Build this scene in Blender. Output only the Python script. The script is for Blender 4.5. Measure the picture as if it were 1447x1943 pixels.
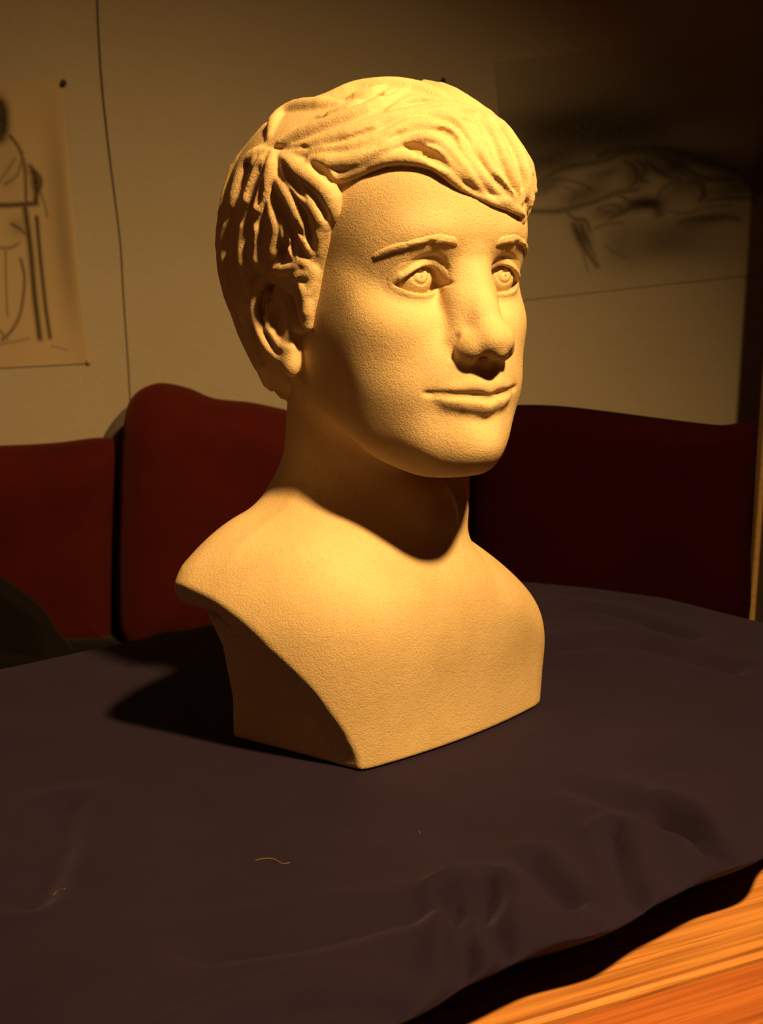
import bpy, bmesh, math
import numpy as np
from mathutils import Vector, Matrix

# ------------------------------------------------------------------ scene, camera, light
scene = bpy.context.scene
for o in list(bpy.data.objects):
    bpy.data.objects.remove(o)
COL = scene.collection
FPX, HORIZON, CAM_H = 2600.0, 455.0, 0.35
PITCH = math.atan((971.5 - HORIZON) / FPX)
CAM = np.array([-0.01, -0.965, CAM_H])
cam_data = bpy.data.cameras.new('camera')
cam = bpy.data.objects.new('camera', cam_data)
COL.objects.link(cam)
cam.location = CAM
cam.rotation_euler = (math.pi / 2 - PITCH, 0, 0)
cam_data.sensor_fit = 'HORIZONTAL'
cam_data.sensor_width = 36.0
cam_data.lens = FPX / 1447.0 * 36.0
cam_data.clip_start = 0.01
cam_data.dof.use_dof = True
cam_data.dof.focus_distance = 0.93
cam_data.dof.aperture_fstop = 18.0
scene.camera = cam

scene.view_settings.view_transform = 'Standard'
scene.view_settings.look = 'None'
scene.view_settings.exposure = 0.0
scene.view_settings.gamma = 1.0
scene.view_settings.use_curve_mapping = False

world = bpy.data.worlds.new('world')
scene.world = world
world.use_nodes = True
world.node_tree.nodes['Background'].inputs['Color'].default_value = (1.0, 0.55, 0.30, 1)
world.node_tree.nodes['Background'].inputs['Strength'].default_value = 0.012

LAMP = np.array([0.50, -0.84, 1.33])
LAMP_AIM = np.array([-0.10, 0.04, 0.22])
lamp_data = bpy.data.lights.new('reading_lamp', 'SPOT')
lamp_data.energy = 238.0
lamp_data.color = (1.0, 0.58, 0.19)
lamp_data.spot_size = math.radians(80)
lamp_data.spot_blend = 1.0
lamp_data.shadow_soft_size = 0.050
lamp = bpy.data.objects.new('reading_lamp', lamp_data)
COL.objects.link(lamp)
lamp.location = LAMP
lamp.rotation_euler = Vector(LAMP_AIM - LAMP).to_track_quat('-Z', 'Y').to_euler()

fill_data = bpy.data.lights.new('fill_light', 'POINT')      # weak fill light added on the left to lift the dark side
fill_data.energy = 3.2
fill_data.color = (1.0, 0.41, 0.14)
fill_data.shadow_soft_size = 0.20
room = bpy.data.objects.new('fill_light', fill_data)
COL.objects.link(room)
room.location = (-1.25, -0.75, 0.95)

# ------------------------------------------------------------------ pixel helpers (a pixel gives a direction only)
_F = np.array([0, math.cos(PITCH), -math.sin(PITCH)])
_U = np.array([0, math.sin(PITCH), math.cos(PITCH)])
_R = np.array([1.0, 0, 0])
def ray(x, y):
    d = _F + (x - 723.5) / FPX * _R - (y - 971.5) / FPX * _U
    return d / np.linalg.norm(d)
def on_plane(x, y, n, d):
    r = ray(x, y); n = np.asarray(n, float)
    return CAM + r * ((d - CAM @ n) / (r @ n))
def on_level(x, y, z=0.0):
    return on_plane(x, y, (0, 0, 1), z)
def on_depth(x, y, wy):
    return on_plane(x, y, (0, 1, 0), wy)

# ------------------------------------------------------------------ object helpers
def tag(o, label=None, cat=None, group=None, kind=None):
    if label: o['label'] = label
    if cat: o['category'] = cat
    if group: o['group'] = group
    if kind: o['kind'] = kind
    return o
def link(name, mesh, mat=None, parent=None):
    o = bpy.data.objects.new(name, mesh)
    COL.objects.link(o)
    if mat is not None: mesh.materials.append(mat)
    if parent is not None: o.parent = parent
    return o
def mesh_np(name, verts, faces, smooth=True):
    me = bpy.data.meshes.new(name)
    verts = np.asarray(verts, np.float32)
    if isinstance(faces, np.ndarray):
        n, k = faces.shape
        me.vertices.add(len(verts)); me.vertices.foreach_set('co', verts.ravel())
        me.loops.add(n * k); me.loops.foreach_set('vertex_index', faces.astype(np.int32).ravel())
        me.polygons.add(n)
        me.polygons.foreach_set('loop_start', np.arange(0, n * k, k, dtype=np.int32))
        me.update(calc_edges=True)
    else:
        me.from_pydata(verts.tolist(), [], faces)
    me.validate()
    if smooth: me.polygons.foreach_set('use_smooth', np.ones(len(me.polygons), bool))
    me.update()
    return me
def empty(name, loc=(0, 0, 0)):
    o = bpy.data.objects.new(name, None)
    o.empty_display_size = 0.05
    COL.objects.link(o); o.location = loc
    return o
def grid_faces(nu, nv, wrap_u=False):
    f = []
    for i in range(nu if wrap_u else nu - 1):
        for j in range(nv - 1):
            a = i * nv + j; b = ((i + 1) % nu) * nv + j
            f.append((a, b, b + 1, a + 1))
    return np.array(f)
def box_mesh(name, lo, hi, bevel=0.0, seg=2):
    bm = bmesh.new(); bmesh.ops.create_cube(bm, size=1)
    lo, hi = Vector(lo), Vector(hi)
    for v in bm.verts:
        v.co = Vector([(lo[i] + hi[i]) / 2 + v.co[i] * (hi[i] - lo[i]) for i in range(3)])
    if bevel: bmesh.ops.bevel(bm, geom=bm.edges[:], offset=bevel, segments=seg, affect='EDGES')
    me = bpy.data.meshes.new(name); bm.to_mesh(me); bm.free()
    return me

# ------------------------------------------------------------------ materials
def new_mat(name):
    m = bpy.data.materials.new(name); m.use_nodes = True
    nt = m.node_tree
    return m, nt, nt.nodes['Principled BSDF']
def N(nt, typ, **kw):
    n = nt.nodes.new(typ)
    for k, v in kw.items():
        if hasattr(n, k): setattr(n, k, v)
        else: n.inputs[k].default_value = v
    return n
def noise(nt, scale, detail=4, rough=0.55, coord=None):
    n = N(nt, 'ShaderNodeTexNoise'); n.inputs['Scale'].default_value = scale
    n.inputs['Detail'].default_value = detail; n.inputs['Roughness'].default_value = rough
    if coord is None:
        coord = nt.nodes.get('tc') or N(nt, 'ShaderNodeTexCoord', name='tc')
        nt.links.new(coord.outputs['Object'], n.inputs['Vector'])
    else: nt.links.new(coord, n.inputs['Vector'])
    return n
def ramp(nt, src, stops):
    r = N(nt, 'ShaderNodeValToRGB')
    el = r.color_ramp.elements
    while len(el) > 1: el.remove(el[-1])
    for i, (p, c) in enumerate(stops):
        e = el[0] if i == 0 else el.new(p)
        e.position = p; e.color = (*c, 1)
    nt.links.new(src, r.inputs['Fac'])
    return r
def bump(nt, bsdf, src, dist, strength=1.0, prev=None):
    b = N(nt, 'ShaderNodeBump'); b.inputs['Distance'].default_value = dist; b.inputs['Strength'].default_value = strength
    nt.links.new(src, b.inputs['Height'])
    if prev: nt.links.new(prev.outputs['Normal'], b.inputs['Normal'])
    nt.links.new(b.outputs['Normal'], bsdf.inputs['Normal'])
    return b
def simple(name, c0, c1, scale, rough=0.8, bdist=0.0, bscale=None, spec=0.3):
    m, nt, b = new_mat(name)
    n = noise(nt, scale)
    r = ramp(nt, n.outputs['Fac'], [(0.3, c0), (0.7, c1)])
    nt.links.new(r.outputs['Color'], b.inputs['Base Color'])
    b.inputs['Roughness'].default_value = rough
    b.inputs['Specular IOR Level'].default_value = spec
    if bdist:
        n2 = noise(nt, bscale or scale, 6, 0.65)
        bump(nt, b, n2.outputs['Fac'], bdist)
    return m

def clay_material():
    m, nt, b = new_mat('fired_clay')
    n = noise(nt, 14, 6, 0.6)
    r = ramp(nt, n.outputs['Fac'], [(0.30, (0.55, 0.405, 0.215)), (0.55, (0.64, 0.480, 0.27)), (0.75, (0.70, 0.53, 0.32))])
    # fine dark grog specks
    sp = noise(nt, 1000, 2, 0.5)
    rs = ramp(nt, sp.outputs['Fac'], [(0.28, (0.45, 0.38, 0.3)), (0.42, (1, 1, 1))])
    mx = N(nt, 'ShaderNodeMix', data_type='RGBA', blend_type='MULTIPLY')
    mx.inputs['Factor'].default_value = 0.45
    nt.links.new(r.outputs['Color'], mx.inputs['A']); nt.links.new(rs.outputs['Color'], mx.inputs['B'])
    nt.links.new(mx.outputs['Result'], b.inputs['Base Color'])
    b.inputs['Roughness'].default_value = 0.62
    b.inputs['Specular IOR Level'].default_value = 0.35
    n1 = noise(nt, 850, 3, 0.65)
    p = bump(nt, b, n1.outputs['Fac'], 0.0010, 0.6)
    n2 = noise(nt, 210, 4, 0.6)
    bump(nt, b, n2.outputs['Fac'], 0.0009, 0.3, prev=p)
    return m
M_CLAY = clay_material()
# ------------------------------------------------------------------ the room
M_WALL = simple('painted_wall', (.39, .35, .29), (.43, .385, .32), 3.0, 0.9, 0.0015, 60)
M_FLOOR = simple('dark_floor', (.06, .035, .02), (.09, .05, .03), 8, 0.6)
M_CEIL = simple('ceiling_paint', (.62, .58, .52), (.66, .62, .55), 2.0, 0.9)
WALL_Y = 1.35
M_OCHRE = simple('ochre_wall', (.48, .29, .15), (.54, .33, .17), 3.0, 0.9)
def slab(name, lo, hi, mat):
    return tag(link(name, box_mesh(name, lo, hi), mat), kind='structure')
slab('floor', (-2.2, -2.6, -.62), (2.2, WALL_Y + .1, -.55), M_FLOOR)
slab('ceiling', (-2.2, -2.6, 1.9), (2.2, WALL_Y + .1, 2.0), M_CEIL)
slab('wall_back', (-2.2, WALL_Y, -.55), (2.2, WALL_Y + .1, 1.9), M_WALL)
slab('wall_left', (-2.2, -2.6, -.55), (-2.1, WALL_Y, 1.9), M_OCHRE)
slab('wall_right', (2.1, -2.6, -.55), (2.2, WALL_Y, 1.9), M_OCHRE)
slab('wall_front', (-2.1, -2.6, -.55), (2.1, -2.5, 1.9), M_OCHRE)
# ------------------------------------------------------------------ implicit-surface sculpting tools
def smin(a, b, k):
    h = np.maximum(k - np.abs(a - b), 0) / k
    return np.minimum(a, b) - h * h * k * 0.25
def smax(a, b, k): return -smin(-a, -b, k)
def cap_dist(P, a, b, ra, rb):
    ab = b - a; L = max(float(ab @ ab), 1e-12)
    t = np.clip(((P - a) @ ab) / L, 0, 1)
    q = P - (a + t[:, None] * ab)
    return np.sqrt(np.einsum('ij,ij->i', q, q)) - (ra + (rb - ra) * t)
def ell_dist(P, c, r, Rm=None):
    q = P - c
    if Rm is not None: q = q @ Rm
    a = q / r; b = a / r
    k0 = np.sqrt(np.einsum('ij,ij->i', a, a)); k1 = np.sqrt(np.einsum('ij,ij->i', b, b))
    return k0 * (k0 - 1) / np.maximum(k1, 1e-9)
class Prim:
    """one sculpting step: op 'add' or 'cut', with a bounding sphere so far blocks skip it"""
    def __init__(self, fn, c, r, op='add', k=0.004):
        self.fn, self.c, self.r, self.op, self.k = fn, np.asarray(c, float), float(r), op, k
    def apply(self, d, P):
        e = self.fn(P)
        return smin(d, e, self.k) if self.op == 'add' else smax(d, -e, self.k)
def chain(pts, rad, op='add', k=0.004):
    pts = [np.asarray(p, float) for p in pts]
    out = []
    for i in range(len(pts) - 1):
        a, b, ra, rb = pts[i], pts[i + 1], rad[i], rad[i + 1]
        out.append(Prim(lambda P, a=a, b=b, ra=ra, rb=rb: cap_dist(P, a, b, ra, rb), (a + b) / 2,
                        np.linalg.norm(b - a) / 2 + max(ra, rb), op, k))
    return out
def chain_solid(pts, rad, op='add', k=0.004):
    """a whole chain as one step, so a cut or lock keeps one smooth seam"""
    pts = np.asarray(pts, float); rad = np.asarray(rad, float); c = (pts.min(0) + pts.max(0)) / 2
    R = np.sqrt(((pts - c) ** 2).sum(1)).max() + max(rad)
    A, Bp = pts[:-1], pts[1:]
    mid = (A + Bp) / 2; reach = np.sqrt(((Bp - A) ** 2).sum(1)) / 2 + np.maximum(rad[:-1], rad[1:])
    def fn(P):
        sub = P[::61] if len(P) > 3000 else P
        pc = (sub.min(0) + sub.max(0)) / 2; pr = np.sqrt(((sub.max(0) - sub.min(0)) ** 2).sum()) / 2 + .003
        d = np.full(len(P), .012)
        for i in np.nonzero(np.sqrt(((mid - pc) ** 2).sum(1)) < reach + pr + .006)[0]:
            d = np.minimum(d, cap_dist(P, A[i], Bp[i], rad[i], rad[i + 1]))
        return d
    return Prim(fn, c, R, op, k)
def ellip(c, r, op='add', k=0.004, Rm=None):
    c = np.asarray(c, float); r = np.asarray(r, float)
    return Prim(lambda P: ell_dist(P, c, r, Rm), c, r.max(), op, k)
def spline(pts, n):
    """Catmull-Rom through control rows"""
    p = np.asarray(pts, float)
    p = np.vstack([2 * p[0] - p[1], p, 2 * p[-1] - p[-2]])
    m = len(p) - 3
    t = np.linspace(0, m - 1e-9, n); i = t.astype(int); f = (t - i)[:, None]
    a, b, c, d = p[i], p[i + 1], p[i + 2], p[i + 3]
    return 0.5 * (2 * b + (c - a) * f + (2 * a - 5 * b + 4 * c - d) * f ** 2 + (3 * b - a - 3 * c + d) * f ** 3)

def surface_nets(D, origin, vox):
    s = D < 0
    nx, ny, nz = D.shape
    c = np.zeros((nx - 1, ny - 1, nz - 1), np.uint8)
    for dx in (0, 1):
        for dy in (0, 1):
            for dz in (0, 1):
                c += s[dx:nx - 1 + dx, dy:ny - 1 + dy, dz:nz - 1 + dz]
    act = (c > 0) & (c < 8)
    idx = np.argwhere(act)
    vid = np.full(act.shape, -1, np.int32); vid[act] = np.arange(len(idx))
    acc = np.zeros((len(idx), 3)); cnt = np.zeros(len(idx))
    corners = [(dx, dy, dz) for dx in (0, 1) for dy in (0, 1) for dz in (0, 1)]
    vals = {q: D[idx[:, 0] + q[0], idx[:, 1] + q[1], idx[:, 2] + q[2]].astype(float) for q in corners}
    for q in corners:
        for ax in range(3):
            if q[ax]: continue
            w = list(q); w[ax] = 1; w = tuple(w)
            a, b = vals[q], vals[w]
            m = (a < 0) != (b < 0)
            t = np.where(m, a / np.where(m, a - b, 1), 0)
            pos = np.array(q, float)[None] + np.zeros((len(idx), 3)); pos[:, ax] += t
            acc[m] += pos[m]; cnt[m] += 1
    V = idx + acc / np.maximum(cnt, 1)[:, None]
    F = []
    for ax in range(3):
        u, v = (ax + 1) % 3, (ax + 2) % 3
        sl0 = [slice(None)] * 3; sl1 = [slice(None)] * 3
        sl0[ax] = slice(0, -1); sl1[ax] = slice(1, None)
        ch = s[tuple(sl0)] != s[tuple(sl1)]
        e = np.argwhere(ch)
        e = e[(e[:, u] > 0) & (e[:, v] > 0) & (e[:, u] < D.shape[u] - 1) & (e[:, v] < D.shape[v] - 1)]
        def vv(du, dv):
            q = e.copy(); q[:, u] -= du; q[:, v] -= dv
            return vid[q[:, 0], q[:, 1], q[:, 2]]
        quad = np.stack([vv(1, 1), vv(0, 1), vv(0, 0), vv(1, 0)], 1)
        flip = ~s[e[:, 0], e[:, 1], e[:, 2]]
        quad[flip] = quad[flip][:, ::-1]
        F.append(quad[(quad >= 0).all(1)])
    return origin + V * vox, np.vstack(F)

def sculpt(base, prims, lo, hi, vox, B=16, post=None):
    """evaluate base + steps only in blocks near the surface, return vertices and quads"""
    lo = np.asarray(lo, float); n = np.ceil((np.asarray(hi) - lo) / (vox * B)).astype(int)
    D = np.full(tuple(n * B), 1.0, np.float32)
    g = np.stack(np.meshgrid(*[np.arange(B)] * 3, indexing='ij'), -1).reshape(-1, 3) * vox
    bi = np.stack(np.meshgrid(*[np.arange(k) for k in n], indexing='ij'), -1).reshape(-1, 3)
    cen = lo + (bi + 0.5) * B * vox
    hd = B * vox * 0.87
    C = np.array([p.c for p in prims]); Rr = np.array([p.r + p.k for p in prims])
    d0 = base(cen)
    for p in prims: d0 = p.apply(d0, cen)
    if post: d0 = post(d0, cen)
    near = np.abs(d0) < hd * 1.35 + 0.004
    def work(rows):
        for (i, j, k), c, dc, nr in rows:
            sl = (slice(i * B, i * B + B), slice(j * B, j * B + B), slice(k * B, k * B + B))
            if not nr:
                D[sl] = 1.0 if dc > 0 else -1.0
                continue
            P = lo + np.array([i, j, k]) * B * vox + g
            d = base(P)
            if len(C):
                for q in np.nonzero(np.sqrt(((C - c) ** 2).sum(1)) < Rr + hd + 0.003)[0]:
                    d = prims[q].apply(d, P)
            if post: d = post(d, P)
            D[sl] = d.reshape(B, B, B)
    rows = list(zip(bi, cen, d0, near))
    work(rows)
    return surface_nets(D, lo, vox)

# ------------------------------------------------------------------ the head: a radius over all directions, through measured anatomical points
HS = 1.02
H_ROT = np.array([[0.85260318, 0.52254706, -0.00351889], [0.5194468, -0.84677246, 0.11467966], [-0.05694582, 0.09960412, 0.99339629]])
H_POS = np.array([0.04303, -0.08267, 0.32624])          # midpoint between the eyes
def to_head(P): return ((P - H_POS) @ H_ROT.T) / HS
def from_head(P): return (np.asarray(P, float) * HS) @ H_ROT + H_POS
HC = np.array([0.0, -0.080, -0.010])
HALF = [
 (0, -.085, .114), (0, -.035, .108), (0, -.008, .094), (0, .0070, .080), (0, .0165, .062), (0, .0190, .040), (0, .0175, .024),
 (.02, .0165, .060), (.02, .0175, .036), (.040, .0085, .060), (.040, .0100, .038), (.055, -.008, .058), (.055, -.006, .036),
 (.065, -.030, .060), (.0655, -.028, .034), (.072, -.060, .050), (.077, -.090, .050), (.030, -.006, .085), (.050, -.024, .082),
 (.013, .0160, .022), (.026, .0150, .023), (.040, .0090, .022), (.050, -.002, .019), (.057, -.014, .014), (.063, -.030, .012),
 (.014, .0020, .003), (.031, .0045, .0125), (.044, -.0015, .0105), (.016, -.0075, -.005), (.031, -.0035, -.0140), (.0490, -.0125, -.003), (.0570, -.020, .001), (.0640, -.031, .0),
 (0, .009, .006), (0, .0095, -.010), (0, .0105, -.030), (0, .0165, -.050),
 (.010, .002, -.006), (.0165, .0015, -.020), (.022, .0030, -.031), (.031, .0025, -.026), (.042, -.0010, -.025), (.0525, -.0090, -.023), (.0610, -.021, -.019),
 (.0670, -.040, -.017), (.0695, -.060, -.018), (.071, -.085, -.018),
 (.018, .0105, -.050), (.028, .0055, -.049), (.041, -.0020, -.050), (.0535, -.0150, -.050), (.0635, -.038, -.050), (.0670, -.062, -.050), (.068, -.085, -.05),
 (0, .0180, -.072), (.012, .0160, -.072), (.022, .0100, -.072), (.030, .0035, -.071), (.039, -.0025, -.072), (.0500, -.0150, -.073), (.0585, -.036, -.073), (.0620, -.060, -.074), (.062, -.080, -.078),
 (0, .0190, -.060), (.012, .0165, -.060), (.022, .0105, -.061),
 (0, .0125, -.087), (.012, .0105, -.087), (.024, .0030, -.088), (.0385, -.0085, -.088), (.0505, -.027, -.089), (.0565, -.050, -.091),
 (0, .0160, -.099), (.010, .0140, -.099), (.020, .0070, -.101), (.0330, -.0070, -.102), (.0430, -.026, -.103), (.0500, -.045, -.103),
 (0, .0120, -.113), (.012, .0085, -.113), (.021, -.001, -.114), (.029, -.016, -.115), (.036, -.036, -.115),
 (0, -.0010, -.1225), (.014, -.0055, -.1220), (.025, -.021, -.1210),
 (0, -.020, -.124), (0, -.045, -.122), (.030, -.045, -.117), (0, -.080, -.115), (.040, -.075, -.100), (0, -.12, -.095), (.04, -.11, -.085),
 (.078, -.125, .045), (.068, -.163, .045), (.040, -.191, .042), (0, -.200, .040),
 (.075, -.125, .0), (.063, -.158, .0), (.036, -.182, .0), (0, -.191, .0),
 (.062, -.118, -.045), (.050, -.146, -.045), (.025, -.164, -.045), (0, -.169, -.045),
 (.070, -.095, .082), (.063, -.055, .080), (.066, -.135, .080), (.048, -.170, .078), (0, -.186, .078),
 (.045, -.09, .104), (.04, -.045, .098), (0, -.14, .106), (.04, -.145, .098),
]
pts = np.array([p for p in HALF] + [(-p[0], p[1], p[2]) for p in HALF if p[0] > 0])
_v = pts - HC; _r = np.sqrt((_v ** 2).sum(1)); _d = _v / _r[:, None]
def _phi(A, Bm): return np.sqrt(np.maximum(((A[:, None, :] - Bm[None, :, :]) ** 2).sum(2), 0)) ** 3
_n = len(pts)
_A = np.zeros((_n + 4, _n + 4)); _A[:_n, :_n] = _phi(_d, _d) + 6e-5 * np.eye(_n)
_A[:_n, _n] = 1; _A[:_n, _n + 1:] = _d; _A[_n:, :_n] = _A[:_n, _n:].T
_w = np.linalg.solve(_A, np.concatenate([_r, np.zeros(4)]))
NT, NP = 720, 361
_th = np.linspace(-np.pi, np.pi, NT + 1); _ph = np.linspace(-np.pi / 2, np.pi / 2, NP)
RMAP = np.zeros((NT + 1, NP))
for i, t in enumerate(_th):
    dd = np.stack([np.sin(t) * np.cos(_ph), np.cos(t) * np.cos(_ph), np.sin(_ph)], 1)
    RMAP[i] = _phi(dd, _d) @ _w[:_n] + _w[_n] + dd @ _w[_n + 1:]
_g0, _g1 = np.gradient(RMAP, _th, _ph)
SLOPE = 1 / np.sqrt(1 + ((_g0 / np.maximum(np.cos(_ph), 0.15)[None]) ** 2 + _g1 ** 2) / RMAP ** 2)
def dir_uv(Q):
    r = np.sqrt(np.einsum('ij,ij->i', Q, Q)) + 1e-9
    th = np.arctan2(Q[:, 0], Q[:, 1]); ph = np.arcsin(np.clip(Q[:, 2] / r, -1, 1))
    return r, th, ph
def sample(M, th, ph):
    u = (th + np.pi) / (2 * np.pi) * NT; v = (ph + np.pi / 2) / np.pi * (NP - 1)
    i = np.clip(u.astype(int), 0, NT - 1); j = np.clip(v.astype(int), 0, NP - 2)
    a, b = u - i, v - j
    return M[i, j] * (1 - a) * (1 - b) + M[i + 1, j] * a * (1 - b) + M[i, j + 1] * (1 - a) * b + M[i + 1, j + 1] * a * b
def skull(Ph):
    r, th, ph = dir_uv(Ph - HC)
    return (r - sample(RMAP, th, ph)) * sample(SLOPE, th, ph)

# --- features of the head, in head coordinates (x to the figure's left, y forward, z up)
def both(fn):
    return fn(1) + fn(-1)
feat = []
# nose
feat += chain([(0, .0035, .011), (0, .0080, -.004), (0, .0160, -.022), (0, .0245, -.036)], [.0078, .0072, .0080, .0095], k=.012)
feat += both(lambda s: chain([(s * .0060, .0025, .004), (s * .0085, .0045, -.012), (s * .0108, .0090, -.036)], [.0065, .0066, .0072], k=.010))
feat += [ellip((0, .0285, -.0405), (.0118, .0108, .0098), k=.009)]
feat += both(lambda s: [ellip((s * .0125, .0165, -.0445), (.0066, .0110, .0080), k=.008)])
feat += chain([(0, .0325, -.0475), (0, .0190, -.0530)], [.0034, .0036], k=.004)
feat += both(lambda s: chain([(s * .0068, .0255, -.0535), (s * .0065, .0215, -.0450)], [.0034, .0022], 'cut', .002))
# philtrum and lips
feat += chain([(0, .0245, -.0565), (0, .0250, -.0645)], [.0028, .0034], 'cut', .007)
for s in (1, -1):
    feat += [chain_solid([(s * .0265, .0035, -.0702), (s * .018, .0103, -.0690), (s * .0075, .0160, -.0672), (0, .0160, -.0680)],
                         [.0016, .0030, .0040, .0040], k=.005)]
    feat += [chain_solid([(s * .0205, .0060, -.0752), (s * .0125, .0114, -.0774), (0, .0140, -.0783)], [.0020, .0034, .0041], k=.009)]
def front_y(xz, feats):
    """depth of the modelled face straight ahead at given x, z"""
    xz = np.asarray(xz, float); y = np.full(len(xz), .05)
    for _ in range(70):
        P = np.stack([xz[:, 0], y, xz[:, 1]], 1); d = skull(P)
        for f in feats: d = f.apply(d, P)
        y = y - np.maximum(d, 0) * .7
    return y
lip = spline([(-.0345, -.0700), (-.0265, -.0712), (-.018, -.0724), (-.008, -.0733), (0, -.0754), (.008, -.0733), (.018, -.0724), (.0265, -.0712), (.0345, -.0700)], 25)
lip = np.stack([lip[:, 0], front_y(lip, feat) - .0003, lip[:, 1]], 1)
feat += [chain_solid(lip, np.interp(np.linspace(-1, 1, 25), [-1, -.75, 0, .75, 1], [.0009, .0021, .0025, .0021, .0009]), 'cut', .0030)]
feat += both(lambda s: [chain_solid([(s * .0185, .0135, -.0370), (s * .0208, .0105, -.0420), (s * .0205, .0110, -.0480)], [.0009, .0013, .0010], 'cut', .005)])
# eyes: opening cut, ball, lids, iris
EYE_C = {s: np.array([s * .0315, -.0130, .0015]) for s in (1, -1)}
BALL = .0128
def lid_curves(u):
    """u from -1 (inner corner) to 1 (outer): heights of upper and lower margin over the eye centre"""
    a = np.clip(u, -1, 1)
    w = a + 0.18 * (1 - a * a)                      # apex sits nearer the nose
    up = .0100 * (1 - np.abs(w) ** 2.3) - .0042
    lo = -.0064 * (1 - np.abs(a) ** 2.2) - .0042
    dip = .0018 * np.maximum(-a, 0) ** 2            # inner corner sits lower
    return up - dip, lo - dip * .6
def eye_uv(P, s):
    c = EYE_C[s]
    return (s * (P[:, 0] - c[0]) - (-.0010)) / .0164, P[:, 2] - c[2]
def eye_open(P, s, grow=0.0):
    u, v = eye_uv(P, s)
    up, lo = lid_curves(u)
    d = np.maximum(v - up, lo - v) - grow
    d = np.maximum(d, (np.abs(u) - 1) * .0164 - grow)
    return np.maximum(d, EYE_C[s][1] + .002 - P[:, 1])
for s in (1, -1):
    c = EYE_C[s]
    # lid shell, thick rolled upper margin and thinner lower one
    feat += [ellip(c, np.array([.0150, .0146, .0146]), k=.008)]
    uu = np.linspace(-1, 1, 13); up, lo = lid_curves(uu * .999)
    xs = c[0] + s * (uu * .0164 - .0010)
    def on_ball(x, z, r): return np.sqrt(np.maximum(r * r - (x - c[0]) ** 2 - (z - c[2]) ** 2, 1e-6)) + c[1]
    pu = [(x, on_ball(x, c[2] + z + .0016, .0152), c[2] + z + .0016) for x, z in zip(xs, up)]
    pl = [(x, on_ball(x, c[2] + z - .0010, .0146), c[2] + z - .0010) for x, z in zip(xs, lo)]
    feat += [chain_solid(pu, [.0012] + [.0019] * 11 + [.0014], k=.0022)]
    feat += [chain_solid(pl, [.0006] + [.0010] * 11 + [.0006], k=.005)]
    # crease over the upper lid, laid on the modelled surface
    xz = np.stack([xs[1:-1], c[2] + up[1:-1] + .0050], 1)
    pc = np.stack([xz[:, 0], front_y(xz, feat) + .0003, xz[:, 1]], 1)
    feat += [chain_solid(pc, np.interp(np.linspace(0, 1, 11), [0, .2, .8, 1], [.0004, .0012, .0012, .0004]), 'cut', .0030)]
    feat += [Prim(lambda P, s=s: eye_open(P, s), c + (0, .010, 0), .018, 'cut', .0012)]
    feat += [ellip(c, np.array([BALL] * 3), k=.0007)]
    g = np.array([0.02 * s, 1.0, 0.06]); g /= np.linalg.norm(g)
    def ring(P, c=c, g=g):
        q = P - (c + g * BALL); a = q @ g; rad = np.sqrt(np.maximum((q * q).sum(1) - a * a, 0))
        sag = a + rad * rad / (2 * BALL)
        return np.sqrt((rad - .0056) ** 2 + sag ** 2) - .0008
    feat += [Prim(ring, c + g * BALL, .007, 'cut', .0008)]
    pc0 = c + g * (BALL + .0004) + np.array([0, 0, .0007])
    feat += [ellip(pc0, np.array([.0027, .0020, .0027]), 'cut', .0008)]
    feat += [ellip(c + g * (BALL - .0004) + np.array([s * .0, 0, -.0004]), np.array([.0011, .0011, .0011]), k=.0008)]
# ears
for s in (1, -1):
    E = lambda *p: (s * (p[0] + .0035), p[1], p[2])
    feat += [ellip(E(.0715, -.1000, -.018), (.0075, .0150, .0300), k=.006)]
    hel = spline([E(.0690, -.0870, -.014), E(.0730, -.0890, .004), E(.0785, -.1010, .013), E(.0830, -.1150, .004), E(.0835, -.1190, -.013), E(.0805, -.1120, -.032), E(.0760, -.1020, -.042), E(.0725, -.0950, -.047)], 18)
    feat += [chain_solid(hel, np.interp(np.linspace(0, 1, 18), [0, .3, .7, 1], [.0030, .0042, .0042, .0040]), k=.004)]
    feat += [ellip(E(.0815, -.0980, -.017), (.0085, .0085, .0130), 'cut', .003)]
    feat += [chain_solid([E(.0775, -.1110, -.008), E(.0800, -.1080, -.022), E(.0770, -.0985, -.034), E(.0735, -.0900, -.0365)], [.0030, .0030, .0032, .0030], k=.003)]
    feat += [ellip(E(.0725, -.0945, -.0445), (.0058, .0075, .0105), k=.004)]
    feat += [ellip(E(.0705, -.0835, -.020), (.0042, .0050, .0065), k=.003)]
# neck (head end) : muscle from behind the ear
figure_head = feat
class Moved(Prim):
    """a head-coordinate step used on world points"""
    def __init__(self, p):
        self.p = p; self.c = from_head(p.c); self.r = p.r * HS; self.op = p.op; self.k = p.k
        self.fn = lambda P: p.fn(to_head(P)) * HS

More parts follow.
